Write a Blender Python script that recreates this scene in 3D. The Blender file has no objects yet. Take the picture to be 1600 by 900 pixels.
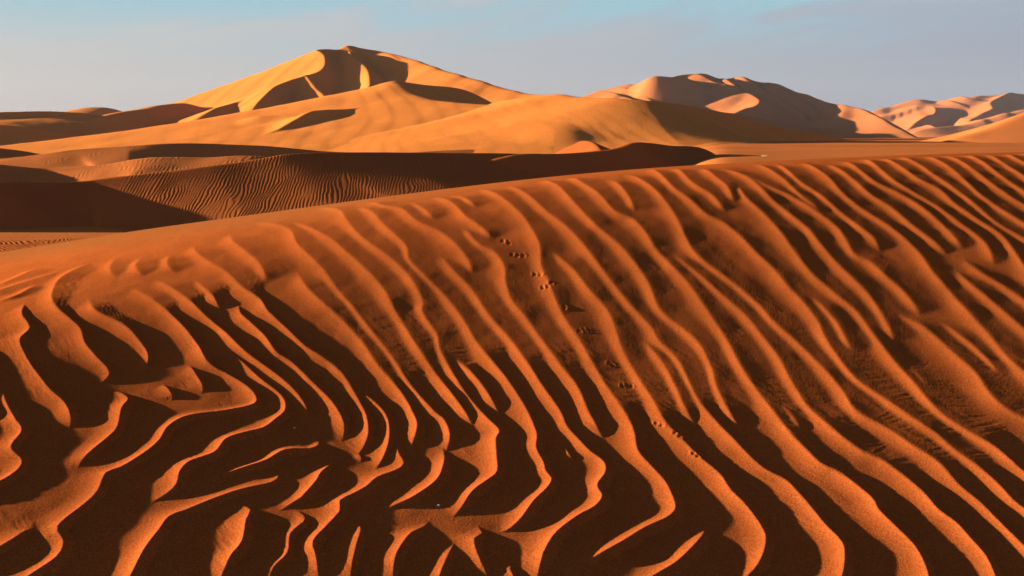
import bpy, math
import numpy as np
from mathutils import Vector

# ------------------------------------------------------------------ camera, sky, sun, exposure
sc = bpy.context.scene
EYE = 12.0                         # eye level above the lowest sand floor
F = 800.0 / math.tan(math.radians(30))   # focal length in pixels of a 1600 px wide picture
HORIZON = 215.0                    # row of eye level
PITCH = math.atan((450 - HORIZON) / F)
SUN_EL, SUN_AZ = 7.8, 13.0        # degrees: height, and how far beyond square-left the sun stands
EXPOSURE = 1.9

cam_data = bpy.data.cameras.new('camera')
cam = bpy.data.objects.new('camera', cam_data)
sc.collection.objects.link(cam)
cam_data.sensor_width = 36
cam_data.lens = 18 / math.tan(math.radians(30))
cam_data.clip_start, cam_data.clip_end = 0.05, 60000
cam.location = (0, 0, EYE)
cam.rotation_euler = (math.pi / 2 - PITCH, 0, 0)
sc.camera = cam

S = Vector((-math.cos(math.radians(SUN_EL)) * math.cos(math.radians(SUN_AZ)),
            math.cos(math.radians(SUN_EL)) * math.sin(math.radians(SUN_AZ)),
            math.sin(math.radians(SUN_EL))))
sun_data = bpy.data.lights.new('sun', 'SUN')
sun_data.energy = 5.0
sun_data.angle = math.radians(0.53)
sun_data.color = (1.0, 0.84, 0.62)
sun = bpy.data.objects.new('sun', sun_data)
sun.rotation_euler = (-S).to_track_quat('-Z', 'Y').to_euler()
sun.location = (-40, 20, 60)
sc.collection.objects.link(sun)

world = bpy.data.worlds.new('World')
sc.world = world
world.use_nodes = True


def build_world():
    nt = world.node_tree
    nt.nodes.clear()
    N = lambda t: nt.nodes.new(t)
    L = nt.links.new
    out, bg = N('ShaderNodeOutputWorld'), N('ShaderNodeBackground')
    sky = N('ShaderNodeTexSky')
    sky.sky_type = 'NISHITA'
    sky.sun_disc = False
    sky.sun_elevation = math.radians(SUN_EL)
    sky.sun_rotation = math.atan2(S.x, S.y)
    sky.dust_density, sky.ozone_density, sky.air_density = 2.0, 2.0, 1.0
    tc = N('ShaderNodeTexCoord')
    sep = N('ShaderNodeSeparateXYZ')
    L(tc.outputs['Generated'], sep.inputs[0])
    # haze veil that thins out upward: mauve-grey dust low down, pale blue above
    ramp = N('ShaderNodeValToRGB')
    mr = N('ShaderNodeMapRange')
    mr.inputs[1].default_value, mr.inputs[2].default_value = 0.0, 0.30
    L(sep.outputs['Z'], mr.inputs[0])
    L(mr.outputs[0], ramp.inputs[0])
    els = ramp.color_ramp.elements
    els[0].position, els[0].color = 0.0, SKY_LOW
    els[1].position, els[1].color = 1.0, SKY_TOP
    for p, c in SKY_MID:
        e = els.new(p)
        e.color = c
    # left-to-right drift of the dust: paler on the left (towards the sun)
    side = N('ShaderNodeMapRange')
    side.inputs[1].default_value, side.inputs[2].default_value = -0.5, 0.5
    side.inputs[3].default_value, side.inputs[4].default_value = 1.0, 0.0
    L(sep.outputs['X'], side.inputs[0])
    tint = N('ShaderNodeMix'); tint.data_type = 'RGBA'
    tint.inputs[6].default_value = (0.64, 0.69, 0.81, 1)
    tint.inputs[7].default_value = (1.10, 1.04, 0.98, 1)
    L(side.outputs[0], tint.inputs[0])
    mul = N('ShaderNodeMix'); mul.data_type = 'RGBA'; mul.blend_type = 'MULTIPLY'
    mul.inputs[0].default_value = 1
    L(ramp.outputs[0], mul.inputs[6]); L(tint.outputs[2], mul.inputs[7])
    # streaks of thin cirrus, stretched along the sky plane
    rot = N('ShaderNodeMapping')
    rot.inputs['Rotation'].default_value = (0, math.radians(13), 0)
    L(tc.outputs['Generated'], rot.inputs[0])
    mp = N('ShaderNodeMapping')
    mp.inputs['Scale'].default_value = (2.0, 2.0, 14.0)
    L(rot.outputs[0], mp.inputs[0])
    nz = N('ShaderNodeTexNoise')
    nz.inputs['Scale'].default_value = 1.5
    nz.inputs['Detail'].default_value = 4
    nz.inputs['Roughness'].default_value = 0.5
    nz.inputs['Distortion'].default_value = 0.5
    L(mp.outputs[0], nz.inputs[0])
    cr = N('ShaderNodeMapRange'); cr.interpolation_type = 'SMOOTHSTEP'
    cr.inputs[1].default_value, cr.inputs[2].default_value = 0.40, 0.58
    L(nz.outputs[0], cr.inputs[0])
    # clouds cover the blue: only where the height is enough for blue to show
    cm = N('ShaderNodeMix'); cm.data_type = 'RGBA'
    gap = N('ShaderNodeMapRange'); gap.interpolation_type = 'SMOOTHSTEP'
    gap.inputs[1].default_value, gap.inputs[2].default_value = 0.07, 0.16
    L(sep.outputs['Z'], gap.inputs[0])
    inv = N('ShaderNodeMath'); inv.operation = 'SUBTRACT'; inv.inputs[0].default_value = 1.0
    L(cr.outputs[0], inv.inputs[1])
    hole = N('ShaderNodeMath'); hole.operation = 'MULTIPLY'
    L(inv.outputs[0], hole.inputs[0]); L(gap.outputs[0], hole.inputs[1])
    L(hole.outputs[0], cm.inputs[0])
    L(mul.outputs[2], cm.inputs[6])
    cm.inputs[7].default_value = SKY_BLUE
    wis = N('ShaderNodeMapRange')
    wis.inputs[1].default_value, wis.inputs[2].default_value = 0.50, 0.72
    wis.inputs[4].default_value = 0.35
    L(nz.outputs[0], wis.inputs[0])
    wm = N('ShaderNodeMath'); wm.operation = 'MULTIPLY'
    L(wis.outputs[0], wm.inputs[0]); L(gap.outputs[0], wm.inputs[1])
    cw = N('ShaderNodeMix'); cw.data_type = 'RGBA'
    L(wm.outputs[0], cw.inputs[0]); L(cm.outputs[2], cw.inputs[6])
    cw.inputs[7].default_value = (2.0, 2.08, 2.18, 1)
    # above the veil the clear Nishita sky takes over
    st = N('ShaderNodeMix'); st.data_type = 'RGBA'; st.blend_type = 'MULTIPLY'; st.inputs[0].default_value = 1
    st.inputs[7].default_value = (SKY_STRENGTH / 0.1,) * 3 + (1,)
    L(sky.outputs[0], st.inputs[6])
    up = N('ShaderNodeMapRange'); up.interpolation_type = 'SMOOTHSTEP'
    up.inputs[1].default_value, up.inputs[2].default_value = 0.17, 0.30
    L(sep.outputs['Z'], up.inputs[0])
    fin = N('ShaderNodeMix'); fin.data_type = 'RGBA'
    L(up.outputs[0], fin.inputs[0]); L(cw.outputs[2], fin.inputs[6]); L(st.outputs[2], fin.inputs[7])
    L(fin.outputs[2], bg.inputs['Color'])
    bg.inputs['Strength'].default_value = 0.079
    L(bg.outputs[0], out.inputs[0])


SKY_STRENGTH = 0.023
SKY_LOW = (1.67, 1.56, 1.52, 1)
SKY_TOP = (1.60, 2.05, 2.30, 1)
SKY_MID = [(0.22, (1.70, 1.74, 1.78, 1)), (0.5, (1.66, 1.94, 2.08, 1))]
SKY_BLUE = (1.08, 1.86, 2.16, 1)
build_world()

vs = sc.view_settings
vs.view_transform = 'Standard'
vs.look = 'None'
vs.exposure = EXPOSURE
vs.gamma = 1
vs.use_curve_mapping = False
sc.cycles.max_bounces = 4
sc.cycles.diffuse_bounces = 2
sc.cycles.use_denoising = True

# ------------------------------------------------------------------ helpers
CT, ST = math.cos(PITCH), math.sin(PITCH)


def ray(px, py):
    """direction (x per metre forward, z per metre forward) of a traced point"""
    xc, yc = (px - 800.0) / F, (450.0 - py) / F
    fwd = CT + yc * ST
    return xc / fwd, (-ST + yc * CT) / fwd


def P(px, py, D):
    a, b = ray(px, py)
    return (a * D, D, EYE + b * D)


def catmull(pts, step):
    """smooth curve through points (n,k), resampled to about `step` in the first two columns"""
    p = np.asarray(pts, float)
    if len(p) == 2:
        d = np.hypot(*(p[1] - p[0])[:2])
        n = max(2, int(d / step) + 1)
        return p[0] + (p[1] - p[0]) * np.linspace(0, 1, n)[:, None]
    q = np.vstack([2 * p[0] - p[1], p, 2 * p[-1] - p[-2]])
    out = []
    for i in range(1, len(q) - 2):
        a, b, c, d = q[i - 1:i + 3]
        n = max(1, int(np.hypot(*(c - b)[:2]) / step))
        t = (np.arange(n) / n)[:, None]
        out.append(0.5 * (2 * b + (c - a) * t + (2 * a - 5 * b + 4 * c - d) * t ** 2 + (3 * b - a - 3 * c + d) * t ** 3))
    out.append(p[-1:])
    return np.vstack(out)


def spline(pts, n):
    """smooth (twice differentiable) curve through points (m,k), n samples even in length"""
    p = np.asarray(pts, float)
    m = len(p)
    if m < 3:
        return p[0] + (p[-1] - p[0]) * np.linspace(0, 1, n)[:, None]
    u = np.concatenate([[0], np.cumsum(np.maximum(np.hypot(*np.diff(p[:, :2], axis=0).T), 1e-6) ** 0.75)])
    h = np.diff(u)
    A = np.zeros((m, m))
    B = np.zeros_like(p)
    A[0, 0] = A[-1, -1] = 1
    for i in range(1, m - 1):
        A[i, i - 1], A[i, i], A[i, i + 1] = h[i - 1], 2 * (h[i - 1] + h[i]), h[i]
        B[i] = 6 * ((p[i + 1] - p[i]) / h[i] - (p[i] - p[i - 1]) / h[i - 1])
    M = np.linalg.solve(A, B)
    t = np.linspace(0, u[-1], n * 4)
    i = np.clip(np.searchsorted(u, t, 'right') - 1, 0, m - 2)
    a, b = ((u[i + 1] - t) / h[i])[:, None], ((t - u[i]) / h[i])[:, None]
    hh = (h[i] ** 2 / 6)[:, None]
    q = a * p[i] + b * p[i + 1] + ((a ** 3 - a) * M[i] + (b ** 3 - b) * M[i + 1]) * hh
    for k in range(3, p.shape[1]):
        q[:, k] = np.interp(t, u, p[:, k])          # side slopes change evenly, without overshoot
    arc = np.concatenate([[0], np.cumsum(np.hypot(*np.diff(q[:, :2], axis=0).T))])
    e = np.linspace(0, arc[-1], n)
    return np.stack([np.interp(e, arc, q[:, k]) for k in range(q.shape[1])], 1)


def blur(Z, n):
    """n passes of a small smoothing kernel over a grid"""
    for _ in range(n):
        Q = np.pad(Z, 1, mode='edge')
        Z = (Q[:-2, 1:-1] + 2 * Q[1:-1, 1:-1] + Q[2:, 1:-1]) / 4
        Q = np.pad(Z, 1, mode='edge')
        Z = (Q[1:-1, :-2] + 2 * Q[1:-1, 1:-1] + Q[1:-1, 2:]) / 4
    return Z


def hash2(ix, iy, seed):
    h = (ix.astype(np.int64) * 374761393 + iy.astype(np.int64) * 668265263 + seed * 974711) & 0x7fffffff
    h = ((h ^ (h >> 13)) * 1274126177) & 0x7fffffff
    h = h ^ (h >> 16)
    return (h & 0xffff) / 65535.0


def noise(x, y, seed=0):
    x0, y0 = np.floor(x), np.floor(y)
    fx, fy = x - x0, y - y0
    fx = fx * fx * fx * (fx * (fx * 6 - 15) + 10)
    fy = fy * fy * fy * (fy * (fy * 6 - 15) + 10)
    ix, iy = x0.astype(np.int64), y0.astype(np.int64)
    a, b = hash2(ix, iy, seed), hash2(ix + 1, iy, seed)
    c, d = hash2(ix, iy + 1, seed), hash2(ix + 1, iy + 1, seed)
    return ((a * (1 - fx) + b * fx) * (1 - fy) + (c * (1 - fx) + d * fx) * fy) * 2 - 1


def fbm(x, y, seed=0, octaves=4, gain=0.5):
    s, amp = 0, 1.0
    for o in range(octaves):
        s = s + amp * noise(x * 2 ** o + 17.3 * o, y * 2 ** o - 9.1 * o, seed + o)
        amp *= gain
    return s


def smoothstep(a, b, x):
    t = np.clip((x - a) / (b - a), 0, 1)
    return t * t * (3 - 2 * t)


def smax(a, b, k):
    if k <= 0:
        return np.maximum(a, b)
    h = np.clip(0.5 + 0.5 * (a - b) / k, 0, 1)
    return b * (1 - h) + a * h + k * h * (1 - h)


def sheet(name, X, Y, Z, material, label=None, category=None, group=None, kind='structure'):
    """one mesh object from a structured grid of points"""
    nr, nc = X.shape
    co = np.empty((nr * nc, 3), np.float32)
    co[:, 0], co[:, 1], co[:, 2] = X.ravel(), Y.ravel(), Z.ravel()
    i = np.arange(nr * nc).reshape(nr, nc)
    quads = np.stack([i[:-1, :-1], i[:-1, 1:], i[1:, 1:], i[1:, :-1]], -1).reshape(-1, 4)
    me = bpy.data.meshes.new(name)
    me.vertices.add(len(co))
    me.vertices.foreach_set('co', co.ravel())
    me.loops.add(quads.size)
    me.loops.foreach_set('vertex_index', quads.ravel().astype(np.int32))
    me.polygons.add(len(quads))
    me.polygons.foreach_set('loop_start', np.arange(0, quads.size, 4, dtype=np.int32))
    me.polygons.foreach_set('loop_total', np.full(len(quads), 4, np.int32))
    me.polygons.foreach_set('use_smooth', np.ones(len(quads), bool))
    me.update(calc_edges=True)
    me.materials.append(material)
    o = bpy.data.objects.new(name, me)
    sc.collection.objects.link(o)
    if kind:
        o['kind'] = kind
    if label:
        o['label'] = label
    if category:
        o['category'] = category
    if group:
        o['group'] = group
    return o


def sand(name, base, vary, grain_scale, bump_dist, patch_scale, far=False, crest_col=None):
    m = bpy.data.materials.new(name)
    m.use_nodes = True
    nt = m.node_tree
    nt.nodes.clear()
    N = lambda t: nt.nodes.new(t)
    L = nt.links.new
    out, bs = N('ShaderNodeOutputMaterial'), N('ShaderNodeBsdfPrincipled')
    bs.inputs['Roughness'].default_value = 0.9
    bs.inputs['Specular IOR Level'].default_value = 0.0
    tc = N('ShaderNodeTexCoord')
    big = N('ShaderNodeTexNoise')
    big.inputs['Scale'].default_value = patch_scale
    big.inputs['Detail'].default_value = 5
    L(tc.outputs['Object'], big.inputs[0])
    gr = N('ShaderNodeTexNoise')
    gr.inputs['Scale'].default_value = grain_scale
    gr.inputs['Detail'].default_value = 3
    gr.inputs['Roughness'].default_value = 0.7
    L(tc.outputs['Object'], gr.inputs[0])
    r = N('ShaderNodeValToRGB')
    r.color_ramp.elements[0].position, r.color_ramp.elements[1].position = 0.3, 0.7
    lo = [c * (1 - vary) for c in base]
    hi = [min(1, c * (1 + vary)) for c in base]
    r.color_ramp.elements[0].color = lo + [1]
    r.color_ramp.elements[1].color = hi + [1]
    L(big.outputs[0], r.inputs[0])
    mx = N('ShaderNodeMix'); mx.data_type = 'RGBA'; mx.blend_type = 'MULTIPLY'; mx.inputs[0].default_value = 1
    g = N('ShaderNodeValToRGB')
    g.color_ramp.elements[0].position, g.color_ramp.elements[1].position = 0.3, 0.7
    gv = 0.07 if far else 0.36
    g.color_ramp.elements[0].color = (1 - gv, 1 - gv, 1 - gv, 1)
    g.color_ramp.elements[1].color = (1 + gv, 1 + gv, 1 + gv, 1)
    L(gr.outputs[0], g.inputs[0])
    col = r.outputs[0]
    if crest_col:                                  # muted second sand colour, blended in along the crest, mostly at left
        att = N('ShaderNodeAttribute'); att.attribute_name = 'crest_tint'
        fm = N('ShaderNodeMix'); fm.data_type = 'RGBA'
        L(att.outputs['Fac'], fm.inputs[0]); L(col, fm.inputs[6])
        fm.inputs[7].default_value = tuple(crest_col) + (1,)
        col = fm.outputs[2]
    L(col, mx.inputs[6]); L(g.outputs[0], mx.inputs[7])
    L(mx.outputs[2], bs.inputs['Base Color'])
    bp = N('ShaderNodeBump')
    bp.inputs['Strength'].default_value = 0.5
    bp.inputs['Distance'].default_value = bump_dist
    L(gr.outputs[0], bp.inputs['Height'])
    L(bp.outputs[0], bs.inputs['Normal'])
    L(bs.outputs[0], out.inputs[0])
    return m


SAND_NEAR = sand('orange_sand_grains', (0.485, 0.113, 0.0255), 0.07, 85, 0.0034, 1.3, crest_col=(0.37, 0.117, 0.032))
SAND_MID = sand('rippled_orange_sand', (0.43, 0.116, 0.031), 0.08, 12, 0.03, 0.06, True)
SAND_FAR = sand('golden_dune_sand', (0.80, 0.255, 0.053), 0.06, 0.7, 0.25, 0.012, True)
SAND_FLOOR = sand('orange_flat_sand', (0.58, 0.172, 0.046), 0.10, 3.0, 0.10, 0.03, True)
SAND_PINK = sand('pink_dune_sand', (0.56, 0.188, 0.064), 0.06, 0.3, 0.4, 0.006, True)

# ------------------------------------------------------------------ far terrain from ridge lines
def zfloor(x, y):
    """the sand floor between the dunes: low behind the near dune, rising to eye level far out"""
    lf = np.interp(y, [0, 122, 250, 450, 900, 2000, 8000], [0, 0, 1.8, 2.5, 3.5, 8.0, 18.0])
    rf = np.interp(y, [0, 60, 120, 200, 350, 500, 1500, 3000, 8000], [3, 5, 7.2, 8.6, 9.6, 10.2, 11.2, 13.5, 20.0])
    t = smoothstep(0.10, 0.24, x / np.maximum(y, 60))
    return lf * (1 - t) + rf * t


def polyline_distance(X, Y, C, K=8):
    """signed distance to a finely sampled curve C (n,2+), n = K*m+1: >0 on the left of its direction;
    and the position along the curve (in samples)"""
    D = C[::K]
    best = np.full(X.shape, 1e18)
    pos = np.zeros(X.shape)
    for i in range(len(D) - 1):
        a, b = D[i], D[i + 1]
        dx, dy = b[0] - a[0], b[1] - a[1]
        t = np.clip(((X - a[0]) * dx + (Y - a[1]) * dy) / (dx * dx + dy * dy + 1e-12), 0, 1)
        d2 = (X - (a[0] + t * dx)) ** 2 + (Y - (a[1] + t * dy)) ** 2
        m = d2 < best
        best = np.where(m, d2, best)
        pos = np.where(m, (i + t) * K, pos)
    u = pos
    idx = np.arange(len(C))
    T = np.gradient(C[:, :2], axis=0)
    T2 = np.gradient(T, axis=0)
    span = float(K)
    for it in range(7):                      # slide to the true foot of the perpendicular
        cx, cy = np.interp(u, idx, C[:, 0]), np.interp(u, idx, C[:, 1])
        tx, ty = np.interp(u, idx, T[:, 0]), np.interp(u, idx, T[:, 1])
        kx, ky = np.interp(u, idx, T2[:, 0]), np.interp(u, idx, T2[:, 1])
        tt = tx * tx + ty * ty
        g = (X - cx) * tx + (Y - cy) * ty
        den = np.maximum(tt - (X - cx) * kx - (Y - cy) * ky, 0.35 * tt)
        u = np.clip(u + np.clip(g / den, -span, span), 0, len(C) - 1)
        span = max(1.0, span * .7)
    cx, cy = np.interp(u, idx, C[:, 0]), np.interp(u, idx, C[:, 1])
    tx, ty = np.interp(u, idx, T[:, 0]), np.interp(u, idx, T[:, 1])
    ex, ey = X - cx, Y - cy
    return np.sqrt(ex * ex + ey * ey), tx * ey - ty * ex, u


def side_drop(d, h, tan, w, p=None):
    """fall of a dune side: steep sides stay straight like a slip face, gentle ones sweep out"""
    de = np.sqrt(d * d + w * w) - w
    h = np.maximum(h, 0.01)
    p = np.interp(tan, [.28, .52], [1.75, 1.10]) if p is None else p
    return h * (1 - np.clip(1 - tan * de / h / p, 0, 1) ** p) + 0.02 * np.maximum(tan * de - p * h, 0)


def dune(name, label, cols, rows, ridges, material, sink=2.0, rough=0.0, rough_scale=40.0, seed=1, k=1.0,
         floor=None, extra=None, soft=12, crisp=2.0, category='sand dune', group=None):
    """height field on a fan of columns (picture px range, step) and rows of distance"""
    px = np.arange(cols[0], cols[1] + cols[2], cols[2])
    a = np.array([ray(p, HORIZON)[0] for p in px])
    y = np.linspace(rows[0], rows[1], rows[2])
    Y, A = np.meshgrid(y, a, indexing='ij')
    X = A * Y
    base = (floor or zfloor)(X, Y)
    Z = base - sink
    near_crest = np.full(X.shape, 1e9)
    for r in ridges:
        raw = [P(*p[:3]) + (p[3] if len(p) > 3 else r['left'], p[4] if len(p) > 4 else r['right']) for p in r['pts']]
        for end, nxt in ((0, 1), (-1, -2)):          # both ends sweep down into the floor
            if r.get('ends', True):
                e, f = raw[end], raw[nxt]
                L = math.hypot(e[0] - f[0], e[1] - f[1]) + 1e-6
                fl = float((floor or zfloor)(np.array(e[0]), np.array(e[1]))) - sink
                run = max(e[2] - fl, 0.2) / r.get('fall', .34)
                q = (e[0] + (e[0] - f[0]) / L * run, e[1] + (e[1] - f[1]) / L * run, fl, e[3], e[4])
                raw = [q] + raw if end == 0 else raw + [q]
        C = spline(raw, 8 * 40 + 1)
        d, s, u = polyline_distance(X, Y, C)
        idx = np.arange(len(C))
        zr, tl, tr = (np.interp(u, idx, C[:, k_]) for k_ in (2, 3, 4))
        h = zr - (base - sink)
        w = r.get('w', 1.0)
        side = smoothstep(-1.0, 1.0, s / np.maximum(np.abs(s), 1e-9) * np.minimum(d / (w + 1e-6), 1))
        zs = zr - side_drop(d, h, tr + (tl - tr) * side, w, r.get('p'))
        if r.get('chord'):                          # a winding crest whose windward face runs on as one even slope
            o_ = np.argsort(C[:, 1])
            xr, z2, t2 = (np.interp(Y, C[o_, 1], C[o_, k_]) for k_ in (0, 2, 4))
            zw = z2 - side_drop(np.maximum(xr - X, 0), z2 - (base - sink), t2, w, r.get('p'))
            zs = np.where(X < xr, zw, zs)
        if r.get('cut'):                            # a slip face bites into what lies on its left
            zc = np.maximum(zr - 0.6 * d, base - sink)
            Z = np.where(s * (1 if r['cut'] == 'left' else -1) > 0, np.minimum(Z, zc), Z)
        Z = smax(Z, zs, r.get('k', k))
        near_crest = np.minimum(near_crest, d / (crisp * w))
    Z = Z + (blur(Z, soft) - Z) * smoothstep(.5, 3.0, near_crest)
    if rough:
        lift = smoothstep(0, rough * 3, Z - base)
        Z = Z + rough * lift * fbm(X / rough_scale, Y / rough_scale, seed, 4, 0.45)
    if extra is not None:
        Z = extra(X, Y, Z, base)
    return sheet(name, X, Y, Z, material, label, category, group)


def ripples(amp, lam, ang, wobble, seed, where):
    def f(X, Y, Z, base):
        c, s = math.cos(ang), math.sin(ang)
        u = X * c + Y * s
        v = -X * s + Y * c
        ph = u / lam + wobble * fbm(X / (lam * 7), Y / (lam * 16), seed, 3)
        fr = ph - np.floor(ph)
        saw = np.where(fr < 0.68, fr / 0.68, (1 - fr) / 0.32)
        saw = saw * saw * (3 - 2 * saw)
        av = 0.75 + 0.5 * noise(X / (lam * 5), Y / (lam * 9), seed + 9)
        return Z + amp * av * (saw - 0.5) * where(X, Y, Z, base)
    return f




# desert floor, out to the horizon
fy = np.concatenate([np.linspace(-60, 60, 25), np.linspace(64, 700, 160), np.geomspace(710, 40000, 60)])
fa = np.linspace(-1.4, 1.4, 260)
FY, FA = np.meshgrid(fy, fa, indexing='ij')
FX = FA * np.maximum(np.abs(FY), 120)
FZ = zfloor(FX, FY) + 0.30 * fbm(FX / 60, FY / 28, 5, 3) * smoothstep(60, 140, FY)
sheet('desert_floor', FX, FY, FZ, SAND_FLOOR, 'flat orange sand floor between and beyond all the dunes', 'sand floor')

# --- far right pink dunes
dune('sand_dune', 'farthest hazy pink dune massif at the right edge of the skyline', (1240, 1900, 1.4), (2300, 4800, 300), [
    dict(pts=[(1330, 190, 3700), (1357, 176, 3750), (1390, 166, 3800), (1430, 157, 3850), (1470, 158, 3850), (1530, 150, 3900), (1570, 146, 3950), (1600, 145, 3950), (1660, 150, 3950), (1780, 185, 3900)], left=.5, right=.24, w=20),
    dict(pts=[(1420, 166, 3720), (1455, 165, 3650), (1461, 171, 3580), (1459, 178, 3500), (1440, 186, 3420), (1425, 196, 3340)], left=.6, right=.25, w=4),
    dict(pts=[(1500, 152, 3800), (1520, 156, 3730), (1550, 159, 3680), (1580, 161, 3650)], left=.6, right=.3, w=4),
    dict(pts=[(1470, 157, 3830), (1490, 160, 3720), (1510, 167, 3640)], left=.6, right=.3, w=4),
    dict(pts=[(1585, 146, 3900), (1565, 152, 3750), (1547, 162, 3600), (1550, 170, 3500), (1530, 180, 3400)], left=.6, right=.25, w=4),
    dict(pts=[(1640, 165, 3350), (1600, 172, 3300), (1560, 182, 3230), (1500, 195, 3150), (1440, 203, 3080)], left=.3, right=.25, w=15),
    dict(pts=[(1450, 195, 3300), (1465, 202, 3200), (1470, 207, 3150)], left=.6, right=.3, w=4),
], SAND_PINK, sink=20, rough=4, rough_scale=220, seed=3, k=4, soft=5,
    extra=ripples(3.5, 150, -.4, 1.6, 4, lambda X, Y, Z, b: smoothstep(10, 60, Z - b)))

# --- right dune massif
dune('sand_dune', 'long brown and pink dune massif right of centre with dark slip faces', (820, 1500, 1.3), (1150, 2600, 380), [
    dict(pts=[(880, 172, 1980), (920, 149, 1970), (960, 137, 1950), (1000, 129, 1930), (1018, 121, 1910), (1040, 121, 1935), (1060, 118, 1990), (1090, 116, 2010), (1115, 119, 2010), (1130, 123, 2000), (1157, 122, 2000), (1195, 130, 2000), (1220, 134, 1960, .5, .38), (1240, 143, 1915, .5, .36), (1270, 151, 1850, .5, .34), (1290, 159, 1790, .5, .34), (1330, 167, 1690, .5, .32), (1357, 175, 1630, .5, .32), (1395, 200, 1560, .5, .3), (1420, 212, 1520, .5, .3)], left=.5, right=.42, w=4, step=14),
    dict(pts=[(1003, 128, 1850), (1018, 122, 1845), (1060, 122, 1860), (1084, 126, 1880), (1102, 138, 1890), (1125, 152, 1890), (1145, 168, 1880)], left=.3, right=.62, w=3, step=10),
    dict(pts=[(1130, 122, 1960), (1150, 136, 1860), (1172, 146, 1770), (1186, 160, 1690), (1172, 170, 1620), (1150, 178, 1560)], left=.62, right=.24, w=3, step=10),
    dict(pts=[(1157, 122, 1985), (1190, 138, 1880), (1215, 152, 1800), (1235, 166, 1730)], left=.6, right=.34, w=3, step=10),
    dict(pts=[(1195, 130, 1985), (1225, 142, 1880), (1250, 155, 1800)], left=.6, right=.34, w=3, step=10),
    dict(pts=[(1090, 117, 1990), (1120, 128, 1900), (1142, 135, 1850)], left=.6, right=.3, w=3, step=10),
    dict(pts=[(1345, 172, 1650), (1362, 178, 1590), (1390, 193, 1500), (1425, 211, 1420)], left=.62, right=.24, w=3, step=10),
    dict(pts=[(1120, 176, 1500), (1180, 184, 1500), (1230, 194, 1500), (1300, 203, 1480), (1350, 209, 1460)], left=.3, right=.3, w=6, step=10),
    dict(pts=[(940, 143, 1940), (960, 146, 1850), (985, 152, 1770)], left=.55, right=.3, w=3, step=10),
    dict(pts=[(970, 138, 1930), (990, 143, 1850), (1010, 152, 1780)], left=.55, right=.3, w=3, step=10),
], SAND_PINK, sink=10, rough=2.0, rough_scale=110, seed=8, k=2, soft=5,
    extra=ripples(4.2, 78, -.45, 1.6, 9, lambda X, Y, Z, b: smoothstep(8, 40, Z - b)))

# --- main tall dune
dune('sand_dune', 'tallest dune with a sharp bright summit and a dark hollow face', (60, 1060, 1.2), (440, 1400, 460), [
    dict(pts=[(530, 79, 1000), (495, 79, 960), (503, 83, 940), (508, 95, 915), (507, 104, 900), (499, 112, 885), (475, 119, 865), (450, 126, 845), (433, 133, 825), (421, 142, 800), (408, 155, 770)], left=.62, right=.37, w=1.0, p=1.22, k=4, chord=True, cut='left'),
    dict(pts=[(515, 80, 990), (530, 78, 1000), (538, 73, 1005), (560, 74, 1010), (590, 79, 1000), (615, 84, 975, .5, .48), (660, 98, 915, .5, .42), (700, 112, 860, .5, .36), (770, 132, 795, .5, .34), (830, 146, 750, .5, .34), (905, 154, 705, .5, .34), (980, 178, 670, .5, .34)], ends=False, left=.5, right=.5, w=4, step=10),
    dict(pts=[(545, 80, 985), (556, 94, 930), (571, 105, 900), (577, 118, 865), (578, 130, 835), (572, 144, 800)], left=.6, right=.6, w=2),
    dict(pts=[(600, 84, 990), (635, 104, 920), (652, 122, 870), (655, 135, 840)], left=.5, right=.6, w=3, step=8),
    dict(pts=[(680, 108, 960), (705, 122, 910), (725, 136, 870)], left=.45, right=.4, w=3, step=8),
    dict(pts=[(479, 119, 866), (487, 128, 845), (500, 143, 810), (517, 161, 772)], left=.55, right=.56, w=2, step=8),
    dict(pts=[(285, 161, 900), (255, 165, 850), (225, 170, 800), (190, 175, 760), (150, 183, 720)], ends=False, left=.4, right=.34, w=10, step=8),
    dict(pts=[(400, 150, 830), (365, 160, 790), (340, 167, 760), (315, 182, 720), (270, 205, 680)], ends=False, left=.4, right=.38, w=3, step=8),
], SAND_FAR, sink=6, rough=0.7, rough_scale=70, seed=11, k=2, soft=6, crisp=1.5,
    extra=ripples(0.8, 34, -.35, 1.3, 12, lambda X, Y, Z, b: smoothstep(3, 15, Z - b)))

# --- left dunes
dune('sand_dune', 'small bright golden dune tip peeping over the left skyline', (40, 290, 1.5), (1000, 1700, 160), [
    dict(pts=[(85, 183, 1330), (100, 177, 1320), (125, 171, 1310), (150, 168, 1300), (175, 170, 1300), (200, 178, 1300)], left=.3, right=.28, w=12),
], SAND_FAR, sink=6, rough=1.0, rough_scale=70, seed=21, k=2)
dune('sand_dune', 'long low dark dune along the left skyline', (-500, 330, 1.5), (330, 1050, 320), [
    dict(pts=[(-420, 182, 640), (-100, 184, 668), (0, 184, 690, .3, .075), (60, 184, 705, .3, .10), (110, 184, 716, .3, .13), (150, 187, 726, .3, .15), (190, 196, 735, .3, .15)], left=.3, right=.065, w=3, p=1.1, fall=.12),
    dict(pts=[(-420, 184, 520), (-60, 188, 585), (0, 195, 596), (40, 199, 604), (75, 205, 610), (105, 210, 616), (150, 217, 625), (190, 224, 633)], left=.05, right=.55, w=1, p=1.1, cut='right'),
    dict(pts=[(-420, 172, 646), (-100, 174, 676), (0, 174, 698), (60, 174, 714), (110, 175, 726), (150, 178, 737), (205, 190, 748)], left=.4, right=.5, w=1),
], SAND_FAR, sink=3, rough=0.9, rough_scale=50, seed=25, k=2)

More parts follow.
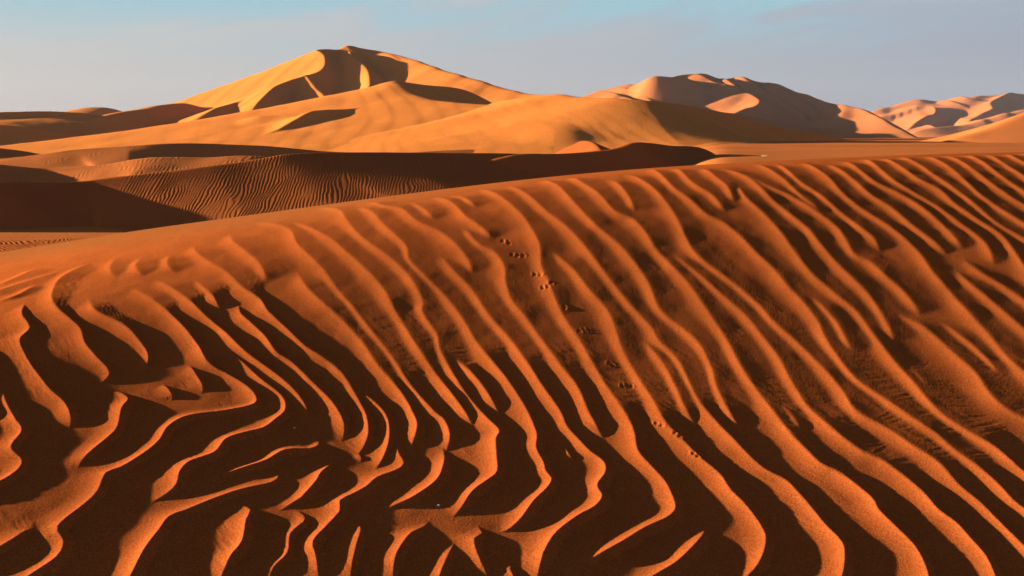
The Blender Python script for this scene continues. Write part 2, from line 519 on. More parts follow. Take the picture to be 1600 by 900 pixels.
# --- golden dune, middle distance
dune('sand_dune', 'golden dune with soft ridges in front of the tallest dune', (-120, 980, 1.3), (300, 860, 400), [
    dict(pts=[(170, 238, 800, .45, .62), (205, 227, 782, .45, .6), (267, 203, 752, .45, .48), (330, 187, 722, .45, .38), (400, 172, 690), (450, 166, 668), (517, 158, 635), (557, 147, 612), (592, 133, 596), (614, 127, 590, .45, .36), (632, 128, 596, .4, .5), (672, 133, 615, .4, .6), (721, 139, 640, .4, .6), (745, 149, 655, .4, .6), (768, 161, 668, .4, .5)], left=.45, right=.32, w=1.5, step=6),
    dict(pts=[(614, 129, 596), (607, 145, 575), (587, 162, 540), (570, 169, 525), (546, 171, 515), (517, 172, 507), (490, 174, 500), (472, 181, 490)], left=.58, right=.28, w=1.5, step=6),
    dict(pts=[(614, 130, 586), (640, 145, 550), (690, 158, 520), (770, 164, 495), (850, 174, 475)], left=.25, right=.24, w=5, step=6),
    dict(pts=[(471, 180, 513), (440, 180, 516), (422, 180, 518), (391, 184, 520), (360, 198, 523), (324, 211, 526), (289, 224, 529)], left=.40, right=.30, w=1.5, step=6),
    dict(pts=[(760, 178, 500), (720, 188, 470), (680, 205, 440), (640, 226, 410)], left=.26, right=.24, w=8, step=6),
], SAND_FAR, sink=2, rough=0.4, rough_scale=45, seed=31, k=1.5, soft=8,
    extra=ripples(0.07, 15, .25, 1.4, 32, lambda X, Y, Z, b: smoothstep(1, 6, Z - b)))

# --- broad smooth dune right of centre
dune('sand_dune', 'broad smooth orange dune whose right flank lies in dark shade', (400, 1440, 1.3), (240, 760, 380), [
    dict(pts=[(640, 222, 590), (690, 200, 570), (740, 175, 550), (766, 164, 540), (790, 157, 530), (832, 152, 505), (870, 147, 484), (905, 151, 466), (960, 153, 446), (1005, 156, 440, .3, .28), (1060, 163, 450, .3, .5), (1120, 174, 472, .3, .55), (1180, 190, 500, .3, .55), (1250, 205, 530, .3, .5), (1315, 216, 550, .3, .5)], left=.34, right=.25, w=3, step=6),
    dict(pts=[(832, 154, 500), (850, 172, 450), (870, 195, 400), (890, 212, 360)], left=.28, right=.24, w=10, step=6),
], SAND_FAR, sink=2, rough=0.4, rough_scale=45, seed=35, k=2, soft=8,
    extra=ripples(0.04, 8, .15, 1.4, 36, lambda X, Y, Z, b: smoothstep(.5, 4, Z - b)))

# --- right edge dune
dune('sand_dune', 'near orange dune flank rising out of the right edge', (1400, 2300, 2), (300, 800, 200), [
    dict(pts=[(1490, 217, 430), (1530, 205, 436), (1570, 190, 444), (1600, 178, 452), (1700, 150, 475), (1900, 140, 500), (2200, 180, 520)], left=.34, right=.26, w=3, step=8),
], SAND_FLOOR, sink=2, rough=0.4, rough_scale=50, seed=39, k=2)


# --- rippled dune behind the near one
dune('sand_dune', 'finely rippled dune just behind the near crest on the left', (-350, 1260, 1.0), (70, 230, 520), [
    dict(pts=[(-340, 430, 95, .3, .5), (-100, 345, 113, .3, .56), (0, 286, 123, .3, .56), (60, 285, 127, .3, .55), (130, 283, 130.5, .3, .5), (160, 279, 131.6, .3, .46), (250, 269, 134, .3, .38), (330, 259, 137, .3, .32), (400, 249, 140.5, .3, .30), (440, 242, 142.8, .3, .29), (480, 239, 145.5, .3, .27), (600, 238, 152.5, .3, .23), (720, 239, 160, .3, .23), (800, 240, 166, .3, .25), (900, 246, 174, .3, .28), (1000, 256, 182, .3, .3)], left=.3, right=.2, w=.6),
], SAND_MID, sink=0.6, seed=41, k=.3,
    extra=ripples(0.034, 0.48, 0.12, 0.9, 43, lambda X, Y, Z, b: smoothstep(-60, -52, X)))
rp = np.arange(-380, 470, 1.0)
ra = np.array([ray(p, HORIZON)[0] for p in rp])
RY, RA = np.meshgrid(np.linspace(80, 127, 230), ra, indexing='ij')
RX = RA * RY
RZ = zfloor(RX, RY) + 0.22 + 0.1 * fbm(RX / 14, RY / 14, 71, 2)
RZ = ripples(0.05, 0.6, 0.9, 2.2, 73, lambda X, Y, Z, b: 1.0)(RX, RY, RZ, None)
sheet('rippled_sand_floor', RX, RY, RZ, SAND_MID, 'dim rippled sand flat behind the near crest at far left', 'sand floor')
dune('sand_dune', 'low dark dune with a crooked crest behind the near crest right of centre', (740, 1420, 1.2), (90, 330, 300), [
    dict(pts=[(868, 241, 200), (888, 231, 199), (903, 222, 197), (915, 219, 194), (926, 222, 189), (936, 230, 182)], left=.4, right=.36, w=.4),
    dict(pts=[(790, 244, 158, .3, .34), (850, 241, 164, .3, .4), (900, 238, 169), (950, 233, 172), (965, 229.5, 173.5), (985, 223, 175.5), (1010, 222, 179), (1060, 228, 188), (1110, 238, 197), (1175, 252, 206)], left=.25, right=.5, w=.5),
], SAND_MID, sink=0.8, rough=0.12, rough_scale=14, seed=45, k=.4)
dune('sand_dune', 'low orange dune with a dark slip strip below the golden dune', (-500, 960, 1.2), (140, 480, 300), [
    dict(pts=[(-40, 254, 262), (40, 244.5, 266), (90, 237.5, 270), (120, 233.7, 273), (200, 227.5, 279), (290, 224, 287, .3, .4), (360, 226, 296, .3, .55), (420, 229, 304, .3, .55), (470, 233, 311, .3, .5), (530, 237, 319, .3, .4), (640, 238, 332), (800, 239, 350)], left=.3, right=.16, w=.8, step=3),
    dict(pts=[(-400, 262, 190, .3, .5), (0, 257, 202, .3, .5), (60, 262, 206, .3, .4), (112, 260, 207, .3, .3), (170, 256, 208), (220, 248, 210), (320, 246, 212), (420, 245, 214)], left=.25, right=.2, w=.8, step=3),
    dict(pts=[(-300, 226, 345), (-60, 229, 350), (0, 232, 352), (40, 237, 354)], left=.2, right=.14, w=3, fall=.2),
], SAND_FLOOR, sink=1.2, rough=0.15, rough_scale=20, seed=47, k=.5,
    extra=ripples(0.05, .9, .1, 1.4, 48, lambda X, Y, Z, b: smoothstep(.2, 1.5, Z - b)))

# ------------------------------------------------------------------ the near dune
def tps(ctrl):
    """smooth ground through control points (x, y, z)"""
    c = np.asarray(ctrl, float)
    n = len(c)
    d = np.hypot(c[:, None, 0] - c[None, :, 0], c[:, None, 1] - c[None, :, 1])
    K = np.where(d > 0, d * d * np.log(np.maximum(d, 1e-9)), 0) + np.eye(n) * 0.6
    Pm = np.hstack([np.ones((n, 1)), c[:, :2]])
    A = np.zeros((n + 3, n + 3))
    A[:n, :n], A[:n, n:], A[n:, :n] = K, Pm, Pm.T
    sol = np.linalg.solve(A, np.concatenate([c[:, 2], np.zeros(3)]))

    def f(x, y):
        z = sol[n] + sol[n + 1] * x + sol[n + 2] * y
        for i in range(n):
            r2 = (x - c[i, 0]) ** 2 + (y - c[i, 1]) ** 2
            z = z + sol[i] * 0.5 * r2 * np.log(np.maximum(r2, 1e-12))
        return z
    return f


RIM = [(-1500, 640, 12.0), (-900, 545, 12.0), (-500, 470, 12.2), (-250, 430, 12.3), (0, 394, 12.4), (200, 362, 12.4), (400, 335, 12.5), (600, 308, 12.8), (800, 283, 13.3),
       (1000, 264, 14.1), (1200, 252, 15.0), (1400, 243, 16.3), (1600, 237.5, 18.0), (1850, 234, 20.2), (2150, 233, 22.5), (2700, 233, 26.5)]
rim = catmull([P(*p) for p in RIM], 0.08)
rim_a = rim[:, 0] / rim[:, 1]


FLOOR, TILT, TOWARD = EYE - 2.2, -0.062, 0.06     # the floor at the dune's foot sinks gently to the right and forward


def at_z(px, py, dz):
    a, b = ray(px, py)
    D = (FLOOR + dz - 5.5 * TOWARD - EYE) / (b - TILT * a - TOWARD)
    return (a * D, D, EYE + b * D)


core = rim[(rim_a > ray(-500, HORIZON)[0]) & (rim_a < ray(2150, HORIZON)[0])]
ctrl = [tuple(p) for p in core[::12]]
ctrl += [at_z(*p) for p in [
    (-350, 640, .0), (-100, 600, .0), (60, 560, .06), (170, 590, .0), (300, 630, .0), (440, 640, -.01), (540, 652, -.02), (640, 668, -.02), (780, 690, .0),
    (930, 730, .0), (1060, 765, .0), (1190, 800, .0), (1330, 830, .0), (1500, 850, .03), (1680, 850, .04), (1900, 850, .04),
    (-100, 760, .0), (100, 740, .0), (350, 760, .0), (600, 800, .0), (850, 850, .0), (100, 880, .0), (400, 900, .0), (700, 940, .0), (1000, 950, .0),
    (1300, 960, 0), (1600, 960, 0)]]
ctrl += [(x, y, FLOOR + TILT * x + TOWARD * (y - 5.5)) for x, y in [(-3.5, 2.2), (-1.5, 2.0), (0, 2.0), (1.5, 2.4), (-2, 0.6), (0, 0.4), (2.0, 1.6), (-4.5, 3.2), (3.2, 3.0), (5, 3.4)]]
# gentle roll-over just below the crest
for i in range(0, len(core), 16):
    x, y, z = core[i]
    ctrl.append((x * .93, y * .93, z - (.0 if x < -1 else .03)))
ground0 = tps(ctrl)


def near_ground(x, y):
    """near dune without its wind ripples: slope, crest and the slip face behind it"""
    a = x / np.maximum(y, 0.4)
    yc = np.interp(a, rim_a, rim[:, 1])
    zc = np.interp(a, rim_a, rim[:, 2])
    z = ground0(x, np.minimum(y, yc))
    s = y - yc
    # behind the crest the sand falls away
    back = zc - 0.55 * (np.sqrt(np.maximum(s, 0) ** 2 + 0.10 ** 2) - 0.10)
    return np.where(s > 0, back + (z - zc) * np.exp(-np.maximum(s, 0) / .3), z), s


def hit(px, py, lift=0.0):
    """where a traced point lies on the near dune"""
    a, b = ray(px, py)
    D = np.linspace(1.5, 26, 2500)
    g, s = near_ground(a * D, D)
    d = EYE + b * D - (g + lift)
    k = np.where((d[:-1] > 0) & (d[1:] <= 0))[0]
    if len(k):
        i = k[0]
        t = d[i] / (d[i] - d[i + 1])
        D0 = D[i] + t * (D[1] - D[0])
    else:
        D0 = np.interp(a, rim_a, rim[:, 1])
    return a * D0, D0


# crest lines of the wind ripples, each running down the slope and round its bend; lee side to the right
CRESTS = [
 [(38,470),(34,490),(46,512),(31,530),(40,555),(55,578),(76,606),(101,630),(111,654),(106,669)],
 [(150,405),(120,418),(92,436),(82,455),(81,466),(89,481),(108,497),(125,513),(133,536),(149,556),(171,582),(150,600)],
 [(160,606),(185,609),(200,622),(190,638),(183,668),(165,686),(130,714),(121,730)],
 [(138,462),(149,485),(187,504),(209,521),(231,552),(226,580)],
 [(203,445),(235,464),(261,485),(288,512),(309,539),(325,565),(355,583),(383,601),(399,618),(397,631),(355,640),(295,649),(264,666),(249,688),(227,707),(189,730),(166,738),(151,768),(128,790),(90,822),(99,845),(88,870),(42,900),(-20,935)],
 [(25,597),(6,604),(8,624),(23,654),(34,673),(17,698),(34,718),(24,736),(-15,760),(-80,800)],
 [(80,825),(45,824),(20,842),(-20,865),(-90,900)],
 [(252,596),(263,606),(270,618),(266,622)],
 [(294,566),(306,583),(317,602),(314,613)],
 [(240,432),(267,448),(293,467),(320,491),(347,515),(376,543),(400,562),(425,580),(452,602),(470,622),(480,642),(474,662)],
 [(345,540),(375,561),(407,591),(439,617),(446,640),(430,656),(412,669),(380,677),(353,687),(335,708),(297,722),(281,738),(276,756),(261,768),(228,783)],
 [(412,724),(427,729),(435,740),(424,752),(377,764),(330,780),(290,796),(264,806),(248,828),(226,858),(203,902),(170,950)],
 [(478,678),(494,684),(498,692),(484,701),(446,704),(417,719),(385,729),(355,737),(320,749)],
 [(372,470),(376,488),(393,505),(413,525),(431,549),(445,558),(461,570),(487,596),(513,622),(528,642),(538,665),(534,690)],
 [(300,432),(327,456),(348,484)],
 [(303,380),(306,392),(328,408),(354,424),(380,449),(406,467),(419,486),(446,511),(476,540),(513,564),(535,584),(551,609),(562,628),(573,652),(575,680),(563,703),(548,712)],
 [(358,362),(364,375),(380,388),(404,409),(415,430),(412,441)],
 [(395,346),(420,347),(440,351),(455,359),(465,380),(487,401),(508,423),(529,452),(556,484),(580,515),(614,558),(636,593),(655,617),(680,644),(694,656),(703,680),(696,706)],
 [(462,420),(468,430),(480,448),(503,471),(534,498),(556,521),(570,538),(589,567),(615,598),(633,622),(643,640),(652,664),(645,690),(634,704)],
 [(561,593),(567,612),(591,633),(606,655),(608,685),(598,715),(580,735)],
 [(449,344),(476,351),(513,369),(540,391),(567,415),(588,436),(603,455),(613,476),(630,505),(653,542),(680,582),(707,617),(726,642),(744,668)],
 [(500,322),(530,327),(541,341),(557,361),(580,380),(607,399),(633,423),(652,449),(661,470),(661,488),(683,522),(688,545),(707,582),(733,620),(760,652),(780,673),(775,686),(776,713),(777,737),(767,748),(740,767),(721,791),(703,808)],
 [(548,322),(577,327),(601,351),(634,382),(640,405),(667,433),(695,460),(723,497),(744,532),(771,567),(797,599),(821,636),(838,675),(838,700),(849,721),(853,736),(862,748),(856,761),(834,783),(815,808),(792,824),(768,826)],
 [(688,545),(720,567),(749,596),(768,623),(784,649)],
 [(575,313),(600,320),(627,325),(653,345),(688,361),(715,383),(733,407),(740,431)],
 [(688,396),(712,425),(735,448),(765,492),(797,529),(824,567),(848,604),(875,641),(886,665),(903,684),(921,703),(943,720),(946,738),(933,759),(941,776),(929,793),(903,807),(871,831),(853,857),(844,881),(836,915)],
 [(876,689),(887,703),(897,719)],
 [(640,313),(667,329),(681,344)],
 [(677,305),(707,316),(728,337),(755,356),(773,375)],
 [(720,350),(749,380),(773,393),(789,417),(790,438),(800,468),(821,494),(848,532),(877,572),(904,607),(920,644),(947,686)],
 [(701,303),(725,308),(747,324)],
 [(750,293),(781,305),(813,332),(829,353),(844,383),(846,412),(857,437),(867,463),(882,495),(907,532),(925,564),(947,601),(973,639),(990,672),(997,704),(1017,727),(1039,751),(1052,777),(1055,795),(1041,809),(1007,825),(967,850),(930,868),(895,882)],
 [(846,383),(872,399),(897,421),(920,451),(947,480),(960,506),(972,543),(993,581),(1020,624),(1040,660),(1072,692),(1093,713),(1125,740),(1141,764),(1168,791),(1189,820),(1197,844),(1185,880),(1150,910)],
 [(795,288),(827,305),(853,328),(883,351),(915,385),(944,423),(972,459),(1000,491),(1018,510),(1031,532),(1050,550),(1065,570),(1079,600),(1094,629),(1121,661),(1145,685),(1162,702),(1192,729),(1227,748),(1248,769),(1269,793),(1293,823),(1315,847),(1320,870),(1312,910),(1280,950)],
 [(991,520),(1015,539),(1039,571),(1057,605),(1071,637),(1092,669)],
 [(845,279),(872,289),(896,314),(930,350),(966,380),(993,411),(1014,443),(1033,484),(1071,515),(1095,539),(1111,571),(1121,605),(1140,643),(1164,680)],
 [(890,275),(911,285),(936,302),(960,328),(988,341),(1007,360),(1026,389),(1049,413),(1077,443),(1103,480),(1135,528),(1156,568),(1180,605),(1207,640),(1236,677),(1251,693),(1283,724),(1315,740),(1361,777),(1373,797),(1399,822),(1429,852),(1447,886),(1450,915),(1430,960)],
 [(940,280),(961,283),(983,307),(993,331)],
 [(980,270),(1015,288),(1039,312),(1060,344),(1073,373),(1090,398),(1127,427),(1159,451),(1191,480),(1209,501),(1244,532),(1273,560),(1297,585),(1320,614),(1338,642),(1371,660),(1399,676),(1426,695),(1466,721),(1498,756),(1533,785),(1560,812),(1605,856),(1650,910)],
 [(1030,386),(1060,402),(1092,427),(1124,455),(1167,493),(1191,523),(1217,557),(1233,587),(1247,611),(1263,635),(1290,660),(1319,684),(1349,705),(1375,716),(1405,737),(1442,769),(1466,796),(1495,817),(1517,841),(1541,868),(1558,905),(1570,950)],
 [(1207,616),(1233,643),(1257,677)],
 [(1015,262),(1049,288),(1076,309),(1103,333),(1130,347),(1156,367),(1183,395),(1209,419),(1233,448),(1250,465),(1277,499),(1289,525),(1307,553),(1339,592),(1387,625),(1427,653),(1463,677),(1490,700),(1527,727),(1557,753),(1583,780),(1606,798),(1690,870)],
 [(1055,261),(1081,283),(1113,304),(1135,331)],
 [(1097,261),(1121,277),(1137,291),(1148,317)],
 [(1150,285),(1167,309),(1193,332),(1220,362),(1244,395),(1268,425),(1304,457),(1339,486),(1365,521),(1397,563),(1427,595),(1453,627),(1482,654),(1517,676),(1557,700),(1606,741),(1700,820)],
 [(1245,446),(1277,470),(1307,502),(1325,534),(1339,558)],
 [(1403,561),(1432,582),(1459,611)],
 [(1150,265),(1183,287),(1205,309),(1230,330),(1260,354),(1288,387),(1317,419),(1349,450),(1371,478),(1392,515),(1400,540)],
 [(1130,262),(1160,272),(1203,291),(1232,303),(1267,323),(1305,351),(1320,371),(1336,396),(1360,408),(1387,433),(1410,453),(1429,475),(1441,496)],
 [(1387,475),(1413,494),(1440,507),(1467,529),(1493,553),(1525,582),(1547,614),(1573,638),(1606,656),(1720,740)],
 [(1185,255),(1200,262),(1227,281),(1253,305),(1293,337)],
 [(1216,255),(1248,281),(1280,302),(1312,329),(1339,350),(1365,371),(1377,393)],
 [(1255,253),(1293,275),(1315,299),(1344,323),(1381,347),(1413,371),(1437,395),(1456,422),(1477,446),(1495,467),(1520,494),(1547,523),(1573,555),(1604,583),(1720,670)],
 [(1453,489),(1488,513),(1525,542),(1552,569),(1571,595)],
 [(1295,255),(1328,275),(1360,302),(1392,323),(1424,350),(1456,374),(1483,398)],
 [(1488,414),(1515,441),(1547,467),(1563,481),(1604,516),(1720,600)],
 [(1560,537),(1581,550),(1605,566),(1720,630)],
 [(1320,250),(1360,278),(1397,297),(1429,315),(1464,342),(1491,369),(1507,390)],
 [(1499,398),(1533,425),(1568,446),(1604,470),(1720,545)],
 [(1352,247),(1387,273),(1427,299),(1467,323),(1499,347),(1525,366),(1544,385),(1555,414)],
 [(1381,246),(1427,273),(1467,294),(1493,318),(1533,345),(1565,366),(1584,390),(1604,420),(1720,500)],
 [(1410,244),(1453,267),(1488,291),(1520,315),(1555,345),(1604,374),(1720,440)],
 [(1450,243),(1493,267),(1525,297),(1560,323),(1604,350),(1720,415)],
 [(1480,242),(1533,273),(1573,302),(1604,321),(1720,390)],
 [(1512,241),(1560,270),(1604,301),(1720,365)],
 [(1545,241),(1573,257),(1604,277),(1720,340)],
 [(1575,240),(1604,254),(1720,312)],
 [(358,775),(377,785),(391,796),(385,812),(378,847),(361,868),(350,889),(335,920)],
 [(526,713),(502,737),(494,751),(470,777),(454,785),(433,796)],
 [(558,703),(565,713),(562,719)],
 [(457,788),(477,809),(454,833),(449,863),(427,884),(417,910)],
 [(628,672),(622,690),(622,705),(631,724),(617,735),(590,745),(571,761),(550,772),(531,783),(531,799),(510,823),(489,847),(494,871),(500,910)],
 [(545,801),(563,823),(557,850),(550,880),(546,915)],
 [(690,690),(694,708),(693,724),(686,745),(670,761),(643,777),(611,788),(595,796)],
 [(673,807),(662,820),(643,831),(627,852),(617,873),(613,915)],
 [(712,838),(705,855),(691,887),(680,920)],
 [(745,815),(753,831),(741,841),(748,868),(770,910)],
 [(801,866),(797,883),(810,915)],
 [(1101,807),(1099,831),(1080,857),(1053,881),(1021,897),(985,915)],
 # weak ripples high on the left shoulder
 [(60,415),(30,430),(-10,445)], [(105,418),(60,432),(0,452),(-40,470)], [(60,440),(30,458),(-10,470)],
 [(180,400),(172,418),(182,432)], [(222,398),(212,415),(225,430)], [(265,395),(262,412),(278,425)],
 # more of the same field outside the picture
 [(-60,520),(-30,560),(-40,610),(-10,660)], [(-140,560),(-110,600),(-90,650),(-140,700)], [(-60,690),(-90,740),(-160,790)],
 [(-220,600),(-190,650),(-230,700)], [(-140,480),(-120,510),(-150,540)], [(-230,520),(-210,560),(-240,600)],
]
for _x in range(1640, 2050, 42):     # the evenly spaced field carries on past the right edge
    CRESTS.append([(_x - 40, 238), (_x, 258), (_x + 60, 292), (_x + 150, 345), (_x + 260, 420), (_x + 380, 505)])

# structured fan grid: densest where the camera stands close
cols = np.concatenate([np.linspace(-1450, -485, 160), np.linspace(-480, -40, 180), np.linspace(-38, 1638, 1500), np.linspace(1642, 2120, 200), np.linspace(2124, 2680, 140)])
ga = np.array([ray(p, HORIZON)[0] for p in cols])
q = np.concatenate([np.linspace(0.0, 0.16, 60)[:-1], np.linspace(0.16, 1.0, 1150)])
NEAR_Y = 1.6
gyc = np.interp(ga, rim_a, rim[:, 1])
# rows: even steps in 1/y, compressed a little towards the crest
inv = (1 / NEAR_Y) + (1 / gyc[None, :] - 1 / NEAR_Y) * q[:, None]
GY = 1 / inv
rows_back = np.linspace(0.012, 1.0, 70)[:, None] ** 1.5 * 22.0
GY = np.vstack([GY, gyc[None, :] + rows_back])
GX = ga[None, :] * GY
G0, SB = near_ground(GX, GY)
nr, nc = GX.shape

H = np.zeros_like(G0)
slope_d = np.maximum(-SB, 0)
rng = np.random.RandomState(4)


def crispness(x, y):
    """0 on the upper slope, where ripples are low and soft; 1 on the floor, where they are tall with slip faces"""
    L = smoothstep(1.0, -3.0, x)
    y = y + .9 * fbm(x / 1.3, y / 1.6, 90, 2)
    return smoothstep(8.4 + 2.2 * L, 4.3 + 2.3 * L, y)


WORLD = []
for px_pts in CRESTS:
    w = np.array([hit(px, py, 0.02) for px, py in px_pts if px <= 1610 or px_pts[0][0] > 1560])
    if px_pts[-1][0] > 1640:                 # runs on beyond the right edge of the picture
        v = w[-1] - w[-2]
        v = v / np.hypot(*v)
        w = np.vstack([w] + [w[-1] + v * t_ + np.array([.02 * t_ * t_, 0]) for t_ in (.8, 1.6, 2.6, 3.8, 5.2)])
        w = w[w[:, 1] > 1.7]
    WORLD.append(w)
for k_ in range(1, 6):                       # and beyond the left edge
    for j_ in (1, 3, 0):
        WORLD.append(WORLD[j_] + np.array([-.95 * k_ - .25 * j_, .12 * k_ - .2 * (k_ % 2)]))
for ci, w in enumerate(WORLD):
    C = catmull(w, 0.045)
    seg = np.hypot(*np.diff(C, axis=0).T)
    arc = np.concatenate([[0], np.cumsum(seg)])
    total = arc[-1]
    ycC = np.interp(C[:, 0] / C[:, 1], rim_a, rim[:, 1])
    sC = np.maximum(ycC - C[:, 1], 0)
    cr = crispness(C[:, 0], C[:, 1])
    A = (.0200 + .0090 * cr) * (.12 + .88 * smoothstep(0, .9, sC))
    taper0, taper1 = min(.5, total * .4), min(.35, total * .35)
    A = A * smoothstep(0, 1, arc / taper0) ** .7 * smoothstep(0, 1, (total - arc) / taper1) ** .7
    A = A * (1 + (.10 + .12 * cr) * noise(arc / .5, arc * 0 + ci * 7.7, 3)) * min(1.0, .30 + total / 1.3)
    soft = .018 - .014 * cr
    lee_tan = .055 + .44 * smoothstep(.36, .95, cr)
    R = 0.55
    x0, x1, y0, y1 = C[:, 0].min() - R, C[:, 0].max() + R, C[:, 1].min() - R, C[:, 1].max() + R
    m = (GX > x0) & (GX < x1) & (GY > y0) & (GY < y1)
    ri, cj = np.where(m.any(1))[0], np.where(m.any(0))[0]
    if not len(ri):
        continue
    r0, r1, c0, c1 = ri[0], ri[-1] + 1, cj[0], cj[-1] + 1
    bx, by = GX[r0:r1, c0:c1], GY[r0:r1, c0:c1]
    best = np.full(bx.shape, R * R)
    sg = np.zeros(bx.shape)
    fi = np.full(bx.shape, -1.0)
    ymin, ymax = by.min(1), by.max(1)
    for i in range(len(C) - 1):
        a, b = C[i], C[i + 1]
        lo, hi = min(a[1], b[1]) - R, max(a[1], b[1]) + R
        rr = np.where((ymax > lo) & (ymin < hi))[0]
        if not len(rr):
            continue
        aa = [(a[0] - R) / (lo + 1e-6), (a[0] - R) / hi, (b[0] - R) / (lo + 1e-6), (b[0] - R) / hi]
        ab = [(a[0] + R) / (lo + 1e-6), (a[0] + R) / hi, (b[0] + R) / (lo + 1e-6), (b[0] + R) / hi]
        j0, j1 = np.searchsorted(ga[c0:c1], min(aa)), np.searchsorted(ga[c0:c1], max(ab))
        if j1 <= j0:
            continue
        sl = (slice(rr[0], rr[-1] + 1), slice(j0, j1))
        X, Y = bx[sl], by[sl]
        dx, dy = b - a
        t = np.clip(((X - a[0]) * dx + (Y - a[1]) * dy) / (dx * dx + dy * dy + 1e-12), 0, 1)
        ex, ey = X - (a[0] + t * dx), Y - (a[1] + t * dy)
        d2 = ex * ex + ey * ey
        k = d2 < best[sl]
        best[sl] = np.where(k, d2, best[sl])
        sg[sl] = np.where(k, np.sign(dx * ey - dy * ex), sg[sl])
        fi[sl] = np.where(k, i + t, fi[sl])
    ok = fi >= 0
    d = np.sqrt(best)
    Av = np.interp(fi, np.arange(len(C)), A)
    so = np.interp(fi, np.arange(len(C)), soft)
    lt = np.interp(fi, np.arange(len(C)), lee_tan)
    av = np.interp(fi, np.arange(len(C)), arc)
    # avalanche tongues flute the lee side
    fl = 0.22 * noise(av / .035, av * 0 + ci * 3.1, 21) + 0.12 * noise(av / .012, av * 0 + ci * 1.7, 22)
    Ls = np.clip(14 * Av, .06, .44)
    Ll = Av / lt * (1 + fl * smoothstep(.03, .05, Av))
    dl = np.sqrt(d * d + so * so) - so
    ds = np.sqrt(d * d + (so * .8) ** 2) - so * .8
    t = np.clip(dl / np.maximum(Ll, 1e-4), 0, 1.6)
    cv = np.interp(fi, np.arange(len(C)), cr)
    slip = smoothstep(.30, .85, cv)
    lee = slip * (np.where(t < .8, 1 - t, .2 * np.exp(-(t - .8) / .2)) - .2 * math.exp(-4) * (t / 1.6)) \
        + (1 - slip) * np.clip(1 - t / 1.25, 0, 1) ** 1.7
    Lx = np.interp(fi, np.arange(len(C)), .085 + .02 * noise(arc / .7, arc * 0 + ci * 2.9, 5) + .030 * (1 - cr))
    stoss = np.exp(-ds / Lx) * np.clip(1 - ds / .5, 0, 1)
    tongues = .16 * cv * noise(av / .020, av * 0 + ci * 5.3, 23) * smoothstep(.05, .4, t) * smoothstep(1.55, .9, t)
    lee = lee + tongues
    h = np.where(ok, Av * np.where(sg > 0, lee, stoss), 0)
    H[r0:r1, c0:c1] = smax(H[r0:r1, c0:c1], np.maximum(h, 0), 0.004)

# small relief: wandering unevenness, faint secondary ripples and loose lumps
H -= 0.004
env = smoothstep(0.0, 1.2, slope_d)
H += env * 0.003 * fbm(GX / .45, GY / .6, 60, 3)
lowz = smoothstep(3.0, 6.0, slope_d)
streak = fbm((GX * .80 + GY * .60) / .022, (-GX * .60 + GY * .80) / .16, 65, 2)
H += (0.00015 + .0005 * lowz) * env * streak * smoothstep(-.1, .5, fbm(GX / .5, GY / .5, 66, 2))
H += 0.00018 * env * fbm(GX / .013, GY / .013, 68, 2)

# animal prints: pairs of small dents with a pushed-up rim
PRINTS = [(786,374),(795,376),(801,397),(808,398),(818,396),(836,426),(844,427),(848,447),(856,446),(861,442),(883,479),(891,481),
          (906,516),(914,515),(920,514),(953,566),(957,568),(973,601),(980,600),(986,601),(1026,660),(1034,664),(1055,677),(1062,682),(1084,708),(1090,712)]
for n_, (px, py) in enumerate(PRINTS):
    x, y = hit(px, py, 0.02)
    m = (np.abs(GX - x) < .12) & (np.abs(GY - y) < .12)
    dx, dy = (GX[m] - x), (GY[m] - y)
    ang = .5 + .5 * rng.rand()
    u, v = dx * math.cos(ang) + dy * math.sin(ang), -dx * math.sin(ang) + dy * math.cos(ang)
    k_ = .012 + .0016 * max(y - 6, 0)
    r = np.sqrt((u / k_) ** 2 + (v / (k_ * 1.35)) ** 2)
    H[m] += -0.62 * k_ * np.exp(-r ** 2 * 1.1) + 0.14 * k_ * np.exp(-((r - 1.7) / .6) ** 2) * (1 + .6 * np.sin(np.arctan2(v, u) + ang * 9))

NZ = G0 + H * smoothstep(.6, -.05, SB)
floor_n = zfloor(GX, GY) - 1.5
NZ = np.maximum(NZ, floor_n)
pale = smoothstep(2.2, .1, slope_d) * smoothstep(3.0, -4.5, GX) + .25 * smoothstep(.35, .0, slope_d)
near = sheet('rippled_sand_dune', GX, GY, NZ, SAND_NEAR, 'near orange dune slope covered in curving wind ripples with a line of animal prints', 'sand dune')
at = near.data.attributes.new('crest_tint', 'FLOAT', 'POINT')
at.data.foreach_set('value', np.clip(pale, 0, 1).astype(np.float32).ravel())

# ------------------------------------------------------------------ small things lying on the sand
import bmesh, random


def plain(name, col, rough=.8):
    m = bpy.data.materials.new(name)
    m.use_nodes = True
    nt = m.node_tree
    b = nt.nodes['Principled BSDF']
    b.inputs['Roughness'].default_value = rough
    nz = nt.nodes.new('ShaderNodeTexNoise')
    nz.inputs['Scale'].default_value = 60
    rp_ = nt.nodes.new('ShaderNodeValToRGB')
    rp_.color_ramp.elements[0].color = [c * .75 for c in col] + [1]
    rp_.color_ramp.elements[1].color = [min(1, c * 1.2) for c in col] + [1]
    nt.links.new(nz.outputs[0], rp_.inputs[0])
    nt.links.new(rp_.outputs[0], b.inputs['Base Color'])
    return m


STONE = plain('pale_limestone', (.72, .62, .54))
STRAW = plain('dry_straw', (.62, .50, .34))


def ground_z(x, y):
    """height of the finished near dune"""
    j = np.abs(ga - x / y).argmin()
    col = GY[:, j]
    k = np.abs(col - y).argmin()
    return float(NZ[k, j])


